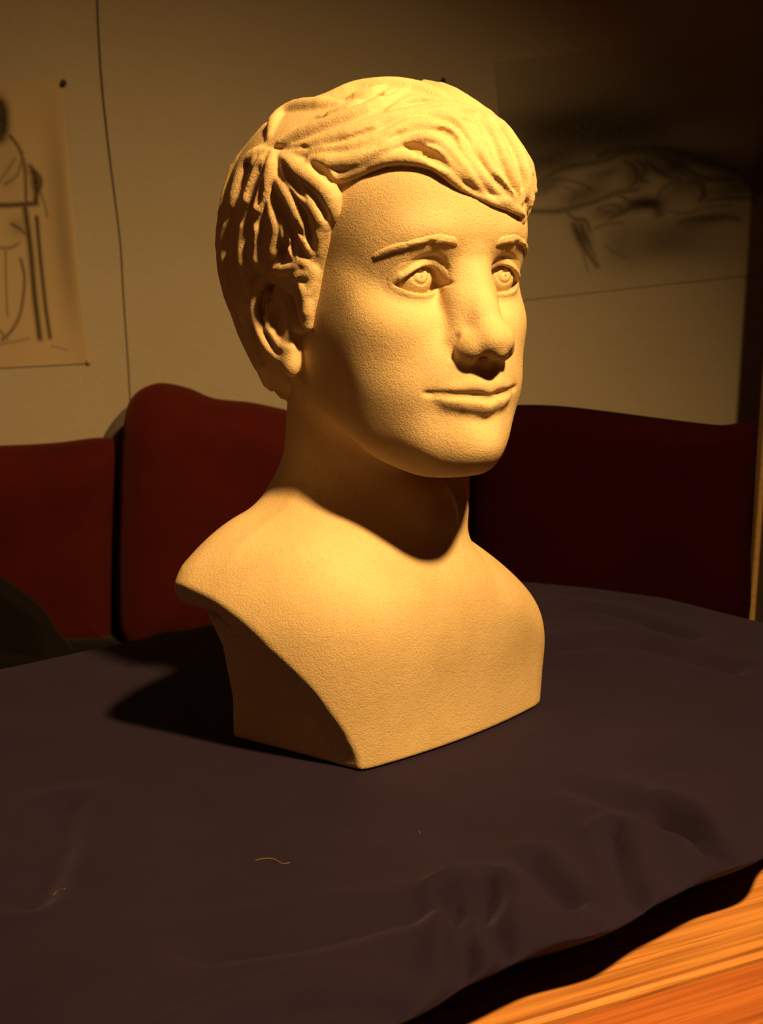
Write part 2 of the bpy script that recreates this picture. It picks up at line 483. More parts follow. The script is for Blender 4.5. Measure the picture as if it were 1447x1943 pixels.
# ------------------------------------------------------------------ chest, in chest coordinates
PSI = math.radians(45.4)
C_LE = np.array([math.cos(PSI), math.sin(PSI), 0]); C_FW = np.array([math.sin(PSI), -math.cos(PSI), 0])
C_ROT = np.stack([C_LE, C_FW, [0, 0, 1.0]])
def to_chest(P): return P @ C_ROT.T
def from_chest(Q): return np.asarray(Q, float) @ C_ROT
CX = 0.011
CUT_Z = np.array([-.02, .0, .028, .057, .085, .110, .131, .142, .150, .2])
CUT_X = np.array([.0895, .0945, .106, .121, .138, .149, .159, .167, .176, .19])
def chest(P):
    Q = to_chest(P)
    x, y, z = Q[:, 0] - CX, Q[:, 1], Q[:, 2]
    ax = np.abs(x)
    zz = np.clip(z, 0, .2)
    # front: gently domed, falling away to the shoulders, pectoral swell
    fr = .0610 - 0.9 * x * x - 14.0 * np.maximum(ax - .085, 0) ** 2 + .006 * np.exp(-((zz - .085) / .045) ** 2) - .010 * np.exp(-((zz - .150) / .03) ** 2)
    d = (y - fr) * .93
    # top: trapezius slope
    top = np.where(x < 0, .186 - .30 * ax - 5.4 * np.maximum(ax - .10, 0) ** 2, .186 - np.minimum(ax * .8, .023) - .50 * ax - 2.0 * ax * ax)
    top = top + np.where(x < 0, .22, .10) * np.minimum(-y, 0.03)
    d = smax(d, (z - top) * .92, .045)
    # back
    bk = -.060 - .022 * np.clip((zz - .07) / .06, 0, 1)
    d = smax(d, (bk - y), .030)
    # arm cut: the shell flares out to the shoulder over a bevelled rim, a plainer panel closes the side below it
    cx = np.where(x < 0, np.interp(zz, CUT_Z, CUT_X), np.interp(zz, [0, .02, .063, .1, .2], [.098, .102, .105, .105, .105]))
    shell = (ax - cx - .20 * np.clip(fr - y, 0, .021)) * .80
    zone = np.minimum((fr - y) - .0205, (top - z) - .030)
    pan = .0985 + .180 * np.clip(.039 - y, -.02, .11) + .012 * np.clip((zz - .03) / .06, 0, 1)
    pan = np.where(x < 0, pan, np.minimum(pan, .100))
    side = smin(smax(shell, zone, .003), (ax - pan) * .95, .004)
    d = smax(d, side, .0018)
    return smax(d, -z, .003)
def neck(P):
    a = np.array([-.033, .022, .120]); b = np.array([-.025, .008, .268])
    d = cap_dist(P, a, b, .0535, .0495)
    a2 = from_head((-.058, -.108, -.045)); b2 = from_chest((CX - .018, .030, .165))
    d = smin(d, cap_dist(P, a2, b2, .011, .008), .020)
    a2 = from_head((.058, -.108, -.045)); b2 = from_chest((CX + .018, .030, .165))
    d = smin(d, cap_dist(P, a2, b2, .011, .008), .020)
    return d
def figure_base(P):
    d = np.full(len(P), 1.0)
    z = P[:, 2]
    m = z < .30
    if m.any():
        d[m] = smin(chest(P[m]), neck(P[m]), .030)
    m = z > .13
    if m.any():
        h = skull(to_head(P[m])) * HS
        d[m] = smin(d[m], h, .012)
    return d
VOX = 0.0012
# ------------------------------------------------------------------ hair: a thick cap over the skull, then traced locks laid on it
LINE = np.array([(22, 22.5), (16, 26.5), (12.6, 28.1), (-1.6, 31.2), (-10, 33.6), (-21, 37.6), (-28, 40.2), (-40.8, 41.8), (-53.6, 40.9), (-58.4, 34.4),
        (-65, 27.7), (-70, 22.9), (-74.7, 14.6), (-78.2, 4.7), (-85.5, -12), (-89, -8), (-92, 4), (-100, 9), (-108, 11), (-117, 6), (-121, -6), (-121, -20),
        (-126, -34), (-140, -40), (-180, -42)], float)
LINE_F = np.array([(180, -42), (140, -40), (126, -34), (121, -20), (121, -6), (117, 6), (108, 11), (100, 9), (92, 4), (88, -10), (84, -8), (77, 5), (73, 15),
        (68, 24), (60, 32), (45, 34), (30, 27), (22, 22.5)], float)
POLY = np.vstack([LINE_F, LINE[1:], [(-180, 95), (180, 95)]])
TH = np.array([(0, 88, 20), (-40, 62, 19), (40, 62, 14), (0, 58, 13), (10, 40, 9), (30, 45, 8), (-30, 48, 11), (-60, 55, 17), (-90, 50, 20), (-120, 40, 23), (-120, 10, 22), (-130, -20, 23),
        (-150, 10, 22), (-150, -30, 16), (180, 0, 17), (180, 45, 18), (180, -35, 12), (130, 10, 18), (90, 40, 15), (70, 30, 10), (100, 20, 13), (-72, 30, 10), (-85, 10, 9), (-105, 20, 16), (20, 27, 6)], float)
def _az_el_vec(a, e):
    a, e = np.radians(a), np.radians(e)
    return np.stack([np.sin(a) * np.cos(e), np.cos(a) * np.cos(e), np.sin(e)], -1)
_tc = _az_el_vec(TH[:, 0], TH[:, 1])
_ta = np.zeros((len(TH) + 1,) * 2); _ta[:-1, :-1] = np.sqrt(((_tc[:, None] - _tc[None]) ** 2).sum(2)); _ta[-1, :-1] = _ta[:-1, -1] = 1
_tw = np.linalg.solve(_ta, np.append(TH[:, 2] / 1000, 0))
def _seg_dist(X, Y, a, b):
    ab = b - a; t = np.clip(((X - a[0]) * ab[0] + (Y - a[1]) * ab[1]) / max(ab @ ab, 1e-9), 0, 1)
    return np.hypot(X - a[0] - t * ab[0], Y - a[1] - t * ab[1])
def hair_map():
    AZ, EL = np.meshgrid(np.degrees(_th), np.degrees(_ph), indexing='ij')
    inside = np.zeros(AZ.shape, bool); dist = np.full(AZ.shape, 1e9)
    for i in range(len(POLY)):
        a, b = POLY[i], POLY[(i + 1) % len(POLY)]
        c = ((a[1] > EL) != (b[1] > EL)) & (AZ < (b[0] - a[0]) * (EL - a[1]) / (b[1] - a[1] + 1e-12) + a[0])
        inside ^= c
        if abs(a[0]) < 179.9 or abs(b[0]) < 179.9:
            dist = np.minimum(dist, _seg_dist(AZ, EL, a, b))
    dv = _az_el_vec(AZ.ravel(), EL.ravel())
    T = np.zeros(len(dv))
    for i in range(0, len(dv), 40000):
        T[i:i + 40000] = np.sqrt(((dv[i:i + 40000, None] - _tc[None]) ** 2).sum(2)) @ _tw[:-1] + _tw[-1]
    T = T.reshape(AZ.shape)
    s = np.clip(dist / 13.0, 0, 1)
    grow = np.sqrt(1 - (1 - s) ** 2)
    return np.where(inside, T * (0.22 + 0.78 * grow), -0.006 * np.clip(dist / 4, 0, 1))
HMAP = hair_map()
def cap_head(Ph):
    r, th, ph = dir_uv(Ph - HC)
    return (r - sample(RMAP, th, ph) - sample(HMAP, th, ph)) * sample(SLOPE, th, ph) * .9
def hair_base(P): return cap_head(to_head(P)) * HS

def cast_px(pts, field, t0=0.62, far=1.35):
    d = np.array([ray(x, y) for x, y in pts]); t = np.full(len(d), t0)
    best = np.full(len(d), 9.0); bt = t.copy()
    for _ in range(160):
        h = field(CAM + d * t[:, None])
        m = h < best; best[m] = h[m]; bt[m] = t[m]
        t = np.where(h > 2e-4, t + h * .65, t)
        if (t > far).all(): break
    return CAM + d * bt[:, None]                        # a ray that just misses stops at its closest approach
def field_normal(P, field):
    e = 8e-4
    g = np.stack([field(P + np.eye(3)[i] * e) - field(P - np.eye(3)[i] * e) for i in range(3)], 1)
    return g / (np.linalg.norm(g, axis=1)[:, None] + 1e-12)
def zoomA(p): return [(380 + .47 * u, 120 + .47 * v) for u, v in p]
def zoomB(p): return [(400 + .278 * u, 260 + .278 * v) for u, v in p]
# (radius mm, rise above the cap mm, points)
LOCKS = [(r * .88, h * 1.35 + .4, zoomA(p)) for r, h, p in [
 (9, 3, [(430, 165), (560, 120), (640, 95), (720, 85), (800, 85), (900, 105), (1000, 150), (1060, 185)]),
 (8, 3, [(280, 290), (310, 220), (380, 175), (470, 165), (560, 160)]),
 (7, 2.5, [(320, 320), (430, 270), (560, 220), (680, 180), (770, 125), (830, 105)]),
 (7, 2.5, [(360, 350), (500, 310), (620, 270), (720, 235), (830, 205), (950, 185), (1060, 185), (1150, 215), (1200, 260)]),
 (6, 2.5, [(400, 365), (520, 345), (640, 330), (760, 290), (850, 245), (940, 250), (1010, 280), (1055, 340), (1100, 420), (1180, 500), (1250, 560)]),
 (7, 3.5, [(450, 385), (540, 400), (640, 385), (740, 345), (830, 310)]),
 (5, 3, [(440, 395), (520, 450), (580, 455), (680, 415), (760, 385), (850, 385), (950, 410), (1040, 480), (1110, 520), (1190, 560)]),
 (4.5, 3.5, [(830, 320), (900, 305), (960, 320), (1010, 365), (1070, 440), (1140, 515)]),
 (4, 3, [(1080, 250), (1120, 340), (1170, 430), (1230, 510), (1285, 570)]),
 (5, 3, [(1130, 220), (1190, 300), (1230, 390), (1260, 470), (1285, 550)]),
 (5.5, 4, [(1160, 205), (1215, 270), (1265, 345), (1295, 410), (1305, 480), (1295, 560)]),
 (3.5, 4, [(1280, 380), (1305, 470), (1315, 540), (1318, 590)]),
 (3, 3, [(1100, 520), (1180, 555), (1250, 580), (1300, 610)]),
 (2.5, 2.5, [(1190, 540), (1250, 560), (1305, 612)]),
 (2.2, 1.2, [(780, 420), (870, 445), (940, 500), (1000, 530), (1080, 550)]),
 (1.8, 1.0, [(840, 455), (910, 490), (960, 525), (1020, 545)]),
 (3.5, 2.2, [(600, 140), (680, 120), (740, 95)]), (3.5, 2.5, [(760, 190), (860, 150), (960, 160), (1040, 190)]),
 (3.5, 2.5, [(480, 230), (580, 190), (660, 150)]), (3, 2.2, [(560, 320), (660, 280), (740, 250)]),
 (4, 3, [(930, 210), (1020, 230), (1080, 300), (1110, 380)]), (3, 2.5, [(1010, 210), (1090, 240), (1140, 330), (1190, 410)]),
 (3, 2.5, [(880, 340), (960, 360), (1030, 430), (1090, 490)]),
]] + [(r * 1.55, h * 1.15, zoomB(p)) for r, h, p in [
 (4.5, 4, [(380, 95), (300, 125), (235, 190), (195, 300), (160, 430), (130, 540)]),
 (4, 4, [(400, 105), (350, 185), (310, 285), (265, 400), (240, 500)]),
 (4.5, 4.5, [(420, 110), (420, 220), (390, 330), (345, 460), (330, 560)]),
 (3, 3, [(330, 130), (295, 200), (270, 260)]),
 (5, 5, [(490, 140), (560, 195), (660, 265), (760, 335), (825, 430), (835, 530), (815, 600)]),
 (4.2, 4.5, [(500, 200), (570, 290), (640, 390), (715, 480), (765, 590), (780, 690)]),
 (4.2, 4.5, [(450, 290), (520, 370), (580, 480), (630, 600), (660, 720), (700, 830)]),
 (3.5, 4, [(400, 430), (440, 560), (460, 650), (435, 760), (420, 840)]),
 (3.5, 4, [(490, 570), (530, 680), (575, 780), (610, 860)]),
 (3, 3.5, [(650, 420), (720, 560), (745, 700), (735, 860)]),
 (2.5, 2.5, [(810, 590), (795, 740), (770, 900), (740, 1050), (690, 1180), (672, 1330)]),
 (3, 3.5, [(420, 915), (500, 895), (580, 880), (650, 840)]),
 (3, 3, [(560, 960), (640, 930), (710, 955)]),
 (2.8, 3, [(600, 980), (650, 1090), (660, 1230), (675, 1330)]),
 (3, 3, [(700, 860), (700, 980), (650, 1110)]),
 (3, 3, [(560, 800), (640, 850), (700, 920), (740, 980)]),
 (4, 3.5, [(130, 540), (95, 700), (110, 900), (140, 1040)]), (4, 3.5, [(250, 540), (215, 740), (225, 930)]),
 (4, 3.5, [(330, 560), (305, 740), (330, 900)]), (4, 3, [(75, 600), (70, 850), (110, 1050), (170, 1250)]),
 (4, 3, [(180, 950), (200, 1100), (250, 1300), (310, 1480)]), (4, 3, [(230, 1250), (300, 1450), (370, 1640)]), (3.5, 3, [(300, 1450), (350, 1600), (410, 1730)]),
]]
GROOVES = [(r * 1.25, zoomA(p)) for r, p in [
 (3.2, [(820, 335), (880, 352), (950, 385), (1000, 425)]), (2.4, [(940, 268), (1000, 285), (1042, 330)]), (1.6, [(1050, 470), (1095, 508), (1145, 535)]),
 (2.2, [(1180, 455), (1225, 505), (1262, 545)]), (1.5, [(250, 332), (330, 342), (400, 335), (440, 345)]), (2.4, [(440, 402), (490, 440), (535, 485)]),
 (1.8, [(680, 140), (750, 115), (800, 100)]), (1.8, [(380, 260), (480, 215), (580, 180)]), (1.6, [(660, 350), (760, 310), (830, 275)]), (1.8, [(1110, 250), (1160, 340), (1210, 430)]),
 (1.6, [(900, 190), (980, 170), (1050, 175)]), (1.6, [(500, 330), (620, 295), (700, 265)]),
]] + [(r, zoomB(p)) for r, p in [
 (3, [(245, 185), (258, 240)]), (3, [(335, 175), (285, 300), (225, 430)]), (3, [(345, 290), (320, 400), (300, 480)]), (3.4, [(475, 165), (540, 290), (640, 420)]),
 (3.2, [(415, 345), (480, 490), (560, 590), (630, 690)]), (2.6, [(660, 600), (690, 760)]), (3.2, [(500, 620), (500, 760), (490, 860)]), (2.4, [(720, 430), (780, 520), (790, 580)]), (3, [(560, 700), (560, 830)]),
 (2.6, [(160, 560), (150, 760), (180, 960)]), (2.6, [(280, 560), (265, 760), (280, 900)]), (2.4, [(100, 900), (160, 1150), (220, 1350)]),
]]
hair_prims = []
QS = [spline(p, max(5, int(len(p) * 2.2))) for _, _, p in LOCKS]
ALL_S = cast_px(np.vstack(QS), hair_base); ALL_N = field_normal(ALL_S, hair_base); at = 0
for (r, h, p), q in zip(LOCKS, QS):
    n = len(q); S, Nn = ALL_S[at:at + n], ALL_N[at:at + n]; at += n
    t = np.linspace(0, 1, n)
    rad = r / 1000 * np.interp(t, [0, .15, .5, .85, 1], [.55, .9, 1, .75, .35])
    C = S + Nn * (h / 1000 * np.interp(t, [0, .2, .8, 1], [.4, 1, 1, .3]) - rad)[:, None]
    hair_prims.append(chain_solid(C, rad, 'add', .0020))
# unseen far side and back: strands falling from the crown
rng = np.random.default_rng(4)
for i in range(58):
    a0 = 25 + (240 - 25) * (i + .5) / 58 + rng.uniform(-3, 3)
    e1 = 30 if a0 < 70 else (16 if a0 < 118 else (-36 if a0 < 222 else -22))
    e0 = rng.uniform(62, 80); n = 9
    el = np.linspace(e0, e1 + rng.uniform(0, 6), n)
    az = a0 + 6 * np.sin(np.linspace(0, rng.uniform(2, 5), n) + rng.uniform(0, 6)) - 8 * np.linspace(1, 0, n)
    azw = (az + 180) % 360 - 180
    d = _az_el_vec(azw, el)
    rr = sample(RMAP, np.radians(azw), np.radians(el)) + np.maximum(sample(HMAP, np.radians(azw), np.radians(el)), 0)
    S = from_head(HC + d * rr[:, None]); Nn = field_normal(S, hair_base)
    rad = rng.uniform(.004, .0062) * np.interp(np.linspace(0, 1, n), [0, .2, .8, 1], [.5, 1, .9, .4])
    hair_prims.append(chain_solid(S + Nn * (rng.uniform(.002, .0038) - rad)[:, None], rad, 'add', .0022))
def hair_now(P):
    d = hair_base(P)
    for p in hair_prims:
        m = ((P - p.c) ** 2).sum(1) < (p.r + .012) ** 2
        if m.any(): d[m] = p.apply(d[m], P[m])
    return d
gr = []
QS = [spline(p, max(4, len(p) * 2)) if len(p) > 2 else np.linspace(p[0], p[1], 4) for _, p in GROOVES]
ALL_S = cast_px(np.vstack(QS), hair_now); at = 0
for (r, p), q in zip(GROOVES, QS):
    n = len(q); S = ALL_S[at:at + n]; at += n
    rad = r / 1000 * np.interp(np.linspace(0, 1, n), [0, .25, .75, 1], [.35, 1, 1, .35])
    gr.append(chain_solid(S, rad, 'cut', .0012))
hair_prims += gr

# ------------------------------------------------------------------ build the bust
bust = empty('portrait_bust', (0, 0, 0))
tag(bust, 'fired clay portrait bust of a young man with swept hair, on the navy pad', 'sculpture')
fig_prims = [Moved(p) for p in figure_head]
EYE_R = np.array([.0235, .021, .0165])
def eye_zone(P, s, grow=0.0):
    return ell_dist(to_head(P), EYE_C[s] + (s * -.001, .006, -.001), EYE_R + grow) * HS
def figure_post(d, P):
    for s in (1, -1):
        t = eye_zone(P, s)
        d = np.maximum(d + .0003 * np.clip((-t - .0015) / .003, 0, 1), -t - .0048)
    return d
def eye_post(d, P, s):
    t = eye_zone(P, s)
    return np.maximum(d + .0003 * np.clip((t + .0045) / .003, 0, 1), t + .0003)
V, Fq = sculpt(figure_base, fig_prims, (-.20, -.20, -.004), (.20, .20, .475), VOX, post=figure_post)
figure = link('figure', mesh_np('figure', V, Fq), M_CLAY, bust)
for s in (1, -1):                                       # carved eyes with their lids, at a finer grain
    c = from_head(EYE_C[s] + (0, .006, 0))
    V, Fq = sculpt(figure_base, fig_prims, c - .030, c + .030, .0007, post=lambda d, P, s=s: eye_post(d, P, s))
    link('eye', mesh_np('eye', V, Fq), M_CLAY, bust)
def hair_shell(d, P):                                   # hollow inside: keep only the outer layer over the skull
    return np.maximum(d, -(skull(to_head(P)) * HS + .008))
V, Fq = sculpt(hair_base, hair_prims, (-.20, -.20, .20), (.20, .20, .490), VOX * 1.15, post=hair_shell)
hair = link('hair', mesh_np('hair', V, Fq), M_CLAY, bust)
# eyebrows: short overlapping ridges following the brow bone
rng = np.random.default_rng(12)
BROW = []
for i in range(44):
    t = (i + rng.uniform(0, 1)) / 44
    ctr = spline([(704, 490), (732, 476), (780, 464), (828, 453), (856, 456), (868, 468)], 101)
    k = int(t * 84); a, b = ctr[k], ctr[min(k + int(rng.uniform(12, 20)), 100)]
    w = np.interp(t, [0, .3, .75, 1], [3, 6, 8, 5]); o0, o1 = rng.uniform(-w, w), rng.uniform(-w, w) * .6 - 1.5
    BROW.append((rng.uniform(.0010, .0017), rng.uniform(.2, 1.5), [a + (0, o0), (a + b) / 2 + (0, (o0 + o1) / 2 - rng.uniform(0, 2)), b + (0, o1)]))
def skull_world(P): return skull(to_head(P)) * HS
brow_l = []
QS = [spline(p, 6) for _, _, p in BROW]
ALL_S = cast_px(np.vstack(QS), skull_world); ALL_N = field_normal(ALL_S, skull_world)
for i, (r, h, p) in enumerate(BROW):
    S, Nn = ALL_S[6 * i:6 * i + 6], ALL_N[6 * i:6 * i + 6]
    rad = r * np.interp(np.linspace(0, 1, 6), [0, .3, .7, 1], [.5, 1, .9, .4])
    brow_l.append((to_head(S + Nn * (h / 1000 - .0005 - rad * .75)[:, None]), rad / HS))
for sgn in (1, -1):
    pr = [Moved(chain_solid(C * np.array([sgn, 1, 1]), rad, 'add', .0008)) for C, rad in brow_l]
    allp = np.vstack([from_head(C * np.array([sgn, 1, 1])) for C, _ in brow_l])
    V, Fq = sculpt(lambda P: np.full(len(P), .05), pr, allp.min(0) - .008, allp.max(0) + .008, 0.0007, B=12)
    link('eyebrow', mesh_np('eyebrow', V, Fq), M_CLAY, bust)
# ------------------------------------------------------------------ low table of planks under the pad
def wood_material(name, dark, light, rough=0.38):
    m, nt, b = new_mat(name)
    tc = N(nt, 'ShaderNodeTexCoord'); mp = N(nt, 'ShaderNodeMapping')
    mp.inputs['Scale'].default_value = (2.2, 84.0, 60.0)
    oi = N(nt, 'ShaderNodeObjectInfo'); ad = N(nt, 'ShaderNodeVectorMath', operation='ADD')
    nt.links.new(tc.outputs['Object'], mp.inputs['Vector']); nt.links.new(mp.outputs['Vector'], ad.inputs[0]); nt.links.new(oi.outputs['Random'], ad.inputs[1])
    n = noise(nt, 2.2, 5, 0.55, ad.outputs['Vector'])
    r = ramp(nt, n.outputs['Fac'], [(0.30, dark), (0.46, tuple((a + c) / 2 for a, c in zip(dark, light))), (0.60, light), (0.72, dark)])
    nt.links.new(r.outputs['Color'], b.inputs['Base Color'])
    b.inputs['Roughness'].default_value = rough
    bump(nt, b, n.outputs['Fac'], 0.0012, 0.6)
    return m
M_WOOD = wood_material('waxed_pine', (.24, .085, .022), (.56, .25, .070))
M_WOOD_RED = wood_material('red_pine', (.22, .055, .016), (.46, .15, .040))
TOP_Z = -.048
table = empty('plank_table', (0, 0, -.55))
tag(table, 'low wooden plank table under the navy pad', 'table')
GA = math.radians(26.67)
g_t = np.array([math.cos(GA), math.sin(GA), 0]); g_n = np.array([-math.sin(GA), math.cos(GA), 0])
g0 = on_level(1000, 1943, TOP_Z) @ g_n                        # groove between the two front planks
def plank(name, n0, n1, t0, t1, mat, z1=TOP_Z, th=.028, bev=.004):
    o = link(name, box_mesh(name, (t0, n0, -th), (t1, n1, 0), bev, 3), mat, table)
    o.matrix_local = Matrix.Translation((0, 0, .55 + z1)) @ Matrix.Rotation(GA, 4, 'Z')
    for p in o.data.polygons: p.use_smooth = False
    return o
edges = [g0 - .070, g0 - .0015, g0 + .0015, g0 + .105, g0 + .108, g0 + .21, g0 + .213, g0 + .31, g0 + .313, g0 + .41, g0 + .413, g0 + .49]
ext = [(-.62, .52), (-.62, .52), (-.62, .50), (-.60, .46), (-.55, .42), (-.45, .40)]
for i in range(6):
    plank('plank', edges[2 * i] + .0008, edges[2 * i + 1] - .0008, ext[i][0], ext[i][1], M_WOOD_RED if i == 0 else M_WOOD)
for tx, nn in ((-.5, g0 - .03), (.42, g0 - .03), (-.42, g0 + .40), (.36, g0 + .40)):
    o = link('leg', box_mesh('leg', (tx - .025, nn - .025, 0), (tx + .025, nn + .025, .55 + TOP_Z - .028), .003), M_WOOD, table)
    o.matrix_local = Matrix.Rotation(GA, 4, 'Z')

# ------------------------------------------------------------------ the navy pad the bust stands on
def cloth_material(name, c0, c1, weave=900, rough=0.85, sheen=0.15, sheen_tint=(1, .9, .9)):
    m, nt, b = new_mat(name)
    n = noise(nt, 9, 5, 0.6)
    r = ramp(nt, n.outputs['Fac'], [(0.3, c0), (0.7, c1)])
    nt.links.new(r.outputs['Color'], b.inputs['Base Color'])
    b.inputs['Roughness'].default_value = rough
    b.inputs['Specular IOR Level'].default_value = 0.15
    b.inputs['Sheen Weight'].default_value = sheen
    b.inputs['Sheen Tint'].default_value = (*sheen_tint, 1)
    n2 = noise(nt, weave, 3, 0.6)
    p = bump(nt, b, n2.outputs['Fac'], 0.0006, 0.5)
    n3 = noise(nt, 28, 4, 0.55)
    bump(nt, b, n3.outputs['Fac'], 0.004, 0.35, prev=p)
    return m
M_NAVY = cloth_material('navy_cotton', (.0085, .0048, .0165), (.0120, .0068, .0230), sheen=.06, sheen_tint=(.6, .5, .9))
PA = math.radians(39.0)
p_t = np.array([math.cos(PA), math.sin(PA)]); p_n = np.array([-math.sin(PA), math.cos(PA)])
PAD_TH = .048
def value_noise(X, Y, seed):
    r = np.random.default_rng(seed); T = r.uniform(-1, 1, (64, 64))
    i = np.floor(X).astype(int); j = np.floor(Y).astype(int); a = X - i; b = Y - j
    a = a * a * (3 - 2 * a); b = b * b * (3 - 2 * b)
    g = lambda p, q: T[p % 64, q % 64]
    return g(i, j) * (1 - a) * (1 - b) + g(i + 1, j) * a * (1 - b) + g(i, j + 1) * (1 - a) * b + g(i + 1, j + 1) * a * b
def zoomC(p): return [(760 + .475 * u, 1550 + .475 * v) for u, v in p]
FOLDS = [(.0055, .007, zoomC([(840, 60), (880, 150), (910, 230), (980, 320)])), (.005, .009, zoomC([(1040, -20), (1150, 40), (1290, 130), (1380, 165)])),
         (.004, .009, zoomC([(520, 150), (580, 220), (670, 300)])), (.006, .007, zoomC([(205, 300), (250, 470), (262, 660)])), (.006, .009, zoomC([(330, 270), (350, 400), (420, 500), (530, 520)])),
         (.004, .003, zoomC([(775, 380), (690, 455), (610, 530), (550, 575)])), (.004, .010, zoomC([(290, 560), (420, 610)])), (.004, .012, zoomC([(700, -120), (900, -60), (1100, 30)])),
         (.0045, .010, [(380, 1965), (470, 1928), (560, 1903), (640, 1890), (710, 1888), (762, 1902), (800, 1945)]), (.003, .014, [(60, 1700), (110, 1600), (120, 1520)]),
         (.003, .015, [(400, 1800), (650, 1760), (900, 1700)]), (.003, .016, [(1050, 1230), (1200, 1215), (1380, 1260)]), (.003, .014, [(1080, 1150), (1180, 1160), (1300, 1200)]), (.0025, .016, [(1100, 1480), (1250, 1560), (1420, 1600)])]
FOLD3 = [(d, w, np.array([on_level(*q)[:2] for q in (spline(p, 14) if len(p) > 2 else np.linspace(p[0], p[1], 6))])) for d, w, p in FOLDS]
def pad_mesh():
    T0, T1, N0, N1 = -.85, .460, -.290, .330
    def axis(a, b, n):
        s = np.linspace(0, 1, n); e = .5 - .5 * np.cos(np.pi * s)
        return a + (b - a) * (0.55 * e + .45 * s)
    tt, nn = axis(T0, T1, 330), axis(N0, N1, 190)
    A, B = np.meshgrid(tt, nn, indexing='ij')
    # wavy outline
    fr = .010 * value_noise(A * 9, A * 0, 3) + .007 * value_noise(A * 22, A * 0, 5) - .018 * np.exp(-((A - .02) / .05) ** 2) * 0
    rt = .010 * value_noise(B * 8, B * 0, 7) + .004 * value_noise(B * 20, B * 0, 8)
    wN = np.clip((N1 - B) / (N1 - N0), 0, 1); wT = np.clip((A - T0) / (T1 - T0), 0, 1)
    E = np.minimum(np.minimum(A - T0, T1 - A), np.minimum(B - N0, N1 - B))
    A2 = A + rt * wT ** 3; B2 = B + fr * wN ** 3
    X = A2 * p_t[0] + B2 * p_n[0]; Y = A2 * p_t[1] + B2 * p_n[1]
    s = 1 - np.clip(E / .050, 0, 1)
    prof = np.sqrt(np.maximum(1 - s ** 2.2, 0))
    r0 = np.hypot(X, Y); keep = 1 - np.exp(-(np.maximum(r0 - .11, 0) / .10) ** 2)
    H = .0045 * value_noise(X * 7 + 3, Y * 7 + 9, 11) + .0020 * value_noise(X * 19, Y * 19, 12)
    H -= .003
    for dep, w, P in FOLD3:
        D = np.full(X.shape, 9.0)
        for i in range(len(P) - 1):
            D = np.minimum(D, _seg_dist(X, Y, P[i], P[i + 1]))
        dep *= 2.3; w *= .85
        H += -dep * np.exp(-(D / w) ** 2) + .45 * dep * np.exp(-((D - 2.0 * w) / (1.2 * w)) ** 2)
    cx, cy = on_level(1040, 1075)[:2]
    H += .010 * np.exp(-((X - cx) ** 2 + (Y - cy) ** 2) / .06 ** 2)
    RIM = .009
    ztop = -RIM + prof * (RIM + H * keep - .0006)
    zbot = -RIM - (1 - s) ** .9 * (PAD_TH - RIM - .0006)
    nu, nv = A.shape
    top = np.stack([X, Y, ztop], -1).reshape(-1, 3)
    bot = np.stack([X, Y, zbot], -1).reshape(-1, 3)
    f = grid_faces(nu, nv)
    V = np.vstack([top, bot]); Fs = np.vstack([f, f[:, ::-1] + nu * nv])
    me = mesh_np('seat_pad', V, Fs)
    bm = bmesh.new(); bm.from_mesh(me); bmesh.ops.remove_doubles(bm, verts=bm.verts, dist=1e-5); bm.to_mesh(me); bm.free()
    for p in me.polygons: p.use_smooth = True
    return me
tag(link('seat_pad', pad_mesh(), M_NAVY), 'dark navy cloth-covered pad on the plank table, under the clay bust', 'cushion')
# lint on the pad
M_LINT = simple('lint', (.16, .12, .06), (.2, .15, .08), 40)
def tube(name, P, r, mat, label=None, cat=None, group=None, sides=8, parent=None):
    P = np.asarray(P, float); n = len(P)
    T = np.gradient(P, axis=0); T /= np.linalg.norm(T, axis=1)[:, None] + 1e-12
    ref = np.array([0, 0, 1.0]) if abs(T[n // 2, 2]) < .8 else np.array([1.0, 0, 0])
    V = []
    rr = np.full(n, r) if np.isscalar(r) else r
    for i in range(n):
        a = np.cross(T[i], ref); a /= np.linalg.norm(a); b = np.cross(T[i], a)
        for k in range(sides):
            an = 2 * math.pi * k / sides
            V.append(P[i] + rr[i] * (math.cos(an) * a + math.sin(an) * b))
    F = [(i * sides + k, i * sides + (k + 1) % sides, (i + 1) * sides + (k + 1) % sides, (i + 1) * sides + k) for i in range(n - 1) for k in range(sides)]
    F += [tuple(range(sides))[::-1], tuple(range((n - 1) * sides, n * sides))]
    o = link(name, mesh_np(name, V, F), mat, parent)
    if label: tag(o, label, cat, group)
    return o
deps = bpy.context.evaluated_depsgraph_get()
pad_o = bpy.data.objects['seat_pad']
def on_pad(x, y):
    d = ray(x, y)
    hit, loc, nor, _ = pad_o.ray_cast(Vector(CAM), Vector(d))
    return np.array(loc) if hit else on_level(x, y)
for lab, p in (('short yellow thread lying on the navy pad', [(100, 1700), (110, 1692), (124, 1688)]), ('fine pale curled hair on the navy pad below the bust', [(484, 1634), (500, 1630), (520, 1631), (535, 1640), (550, 1638)]),
               ('tiny pale lint fleck on the navy pad before the bust', [(794, 1578), (797, 1583)])):
    P = np.array([on_pad(*q) for q in spline(p, 9)]) + (0, 0, .0004)
    tube('thread', P, .0002, M_LINT, lab, 'thread', sides=6)

